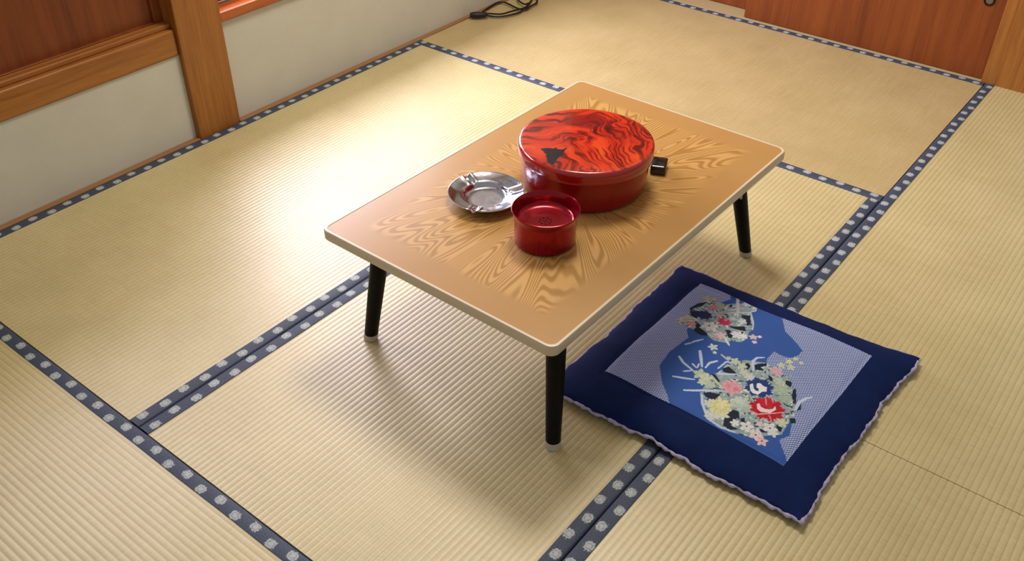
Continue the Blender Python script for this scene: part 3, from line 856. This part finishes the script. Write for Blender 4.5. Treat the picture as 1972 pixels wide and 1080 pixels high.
# inverse of the cushion outline map for the height under each thread
c00, c10, c11, c01 = [np.array(CC[k]) for k in ((-1, 1), (1, 1), (1, -1), (-1, -1))]
S_ = X/1000/.275; T_ = Y/1000/.28
for _ in range(6):
    w = [(1-S_)*(1+T_)/4, (1+S_)*(1+T_)/4, (1+S_)*(1-T_)/4, (1-S_)*(1-T_)/4]
    cs = (c00, c10, c11, c01)
    bx_ = sum(a*c[0] for a, c in zip(w, cs)); by_ = sum(a*c[1] for a, c in zip(w, cs))
    S_ += (PX-bx_)/.275; T_ += (PY-by_)/.278
pv = []
for i in range(NX):
    for j in range(NY):
        pv.append((PX[i, j], PY[i, j], cush_h(S_[i, j], T_[i, j])+.0009))
q0 = np.arange(NX-1)[:, None]*NY + np.arange(NY-1)[None]
q = np.stack([q0, q0+1, q0+NY+1, q0+NY], -1).reshape(-1, 4)
me = bpy.data.meshes.new('printed_panel'); me.from_pydata(pv, [], q.tolist()); me.update()
ca = me.color_attributes.new('print', 'FLOAT_COLOR', 'POINT')
ca.data.foreach_set('color', np.concatenate([img, np.ones((NX, NY, 1))], -1).reshape(-1).astype(np.float32))
s = NT('printed_cotton', rough=.7, spec=.25)
at = s.n.new('ShaderNodeAttribute'); at.attribute_name = 'print'
s.color(at.outputs['Color']); s.bump(s.noise(s.obj(), 600, 2), .15, .0003)
pn = link('printed_panel', me, s.m, tc, angle=180); pn['label'] = 'blue panel printed with flower sprays and pale tie-dye dots'
md = pn.modifiers.new('solid', 'SOLIDIFY'); md.thickness = .0005; md.offset = -1

# ------------------------------------------------------------- cable by the wall
M_CABLE = mat_plain('black_rubber', '#17110f', .5, .4)
cab = thing('electric_cable', 'black electric cable with plug lying in loops at the foot of the far white wall', 'cable', (2.2, -.1, 0))
def cable(P, r): 
    b = bmesh.new(); tube(b, [Vector(p_)-Vector((2.2, -.1, 0)) for p_ in catmull(P, 8)], r, 8); return b
CZ = .006
bm = cable(CABLE1, .0036); b2 = cable(CABLE2, .0036); tmp = bpy.data.meshes.new('x'); b2.to_mesh(tmp); b2.free(); bm.from_mesh(tmp)
b2 = cable(CABLE3, .0036); b2.to_mesh(tmp); b2.free(); bm.from_mesh(tmp)
link('cord', bm, M_CABLE, cab, angle=60)
bm = bmesh.new(); tube(bm, [Vector(p_)-Vector((2.2, -.1, 0)) for p_ in PLUG], .011, 14, rf=lambda i: (.006, .011, .0125, .0125, .009)[i])
link('plug', bm, M_CABLE, cab, angle=50)

# ------------------------------------------------------------- light
w = bpy.data.worlds.new('daylight'); SC.world = w; w.use_nodes = True
bg = w.node_tree.nodes['Background']; bg.inputs[0].default_value = WORLD_C; bg.inputs[1].default_value = WORLD_E
for nm, loc, sx, sy, e, col, rot_ in LAMPS:
    l = bpy.data.lights.new(nm, 'AREA'); l.shape = 'DISK' if sx == sy else 'RECTANGLE'; l.size = sx; l.size_y = sy; l.energy = e; l.color = col
    o = bpy.data.objects.new(nm, l); COL.objects.link(o); o.location = loc; o.rotation_euler = rot_

# ------------------------------------------------------------- camera
cd = bpy.data.cameras.new('camera'); cam = bpy.data.objects.new('camera', cd); COL.objects.link(cam)
f_, px_, py_, pz_, yaw, pit, rol = CAMP
cd.sensor_width = 36; cd.sensor_fit = 'HORIZONTAL'; cd.lens = f_/1972*36; cd.clip_start = .02
F = Vector((math.cos(pit)*math.cos(yaw), math.cos(pit)*math.sin(yaw), -math.sin(pit)))
Rt = Vector((math.sin(yaw), -math.cos(yaw), 0)); U = Rt.cross(F)
r2 = Rt*math.cos(rol)+U*math.sin(rol); u2 = -Rt*math.sin(rol)+U*math.cos(rol)
m = Matrix((r2, u2, -F)).transposed().to_4x4(); m.translation = (px_, py_, pz_); cam.matrix_world = m
SC.camera = cam
SC.view_settings.view_transform = 'Standard'; SC.view_settings.look = 'None'; SC.view_settings.gamma = 1
SC.view_settings.exposure = EXPO; SC.view_settings.use_curve_mapping = False
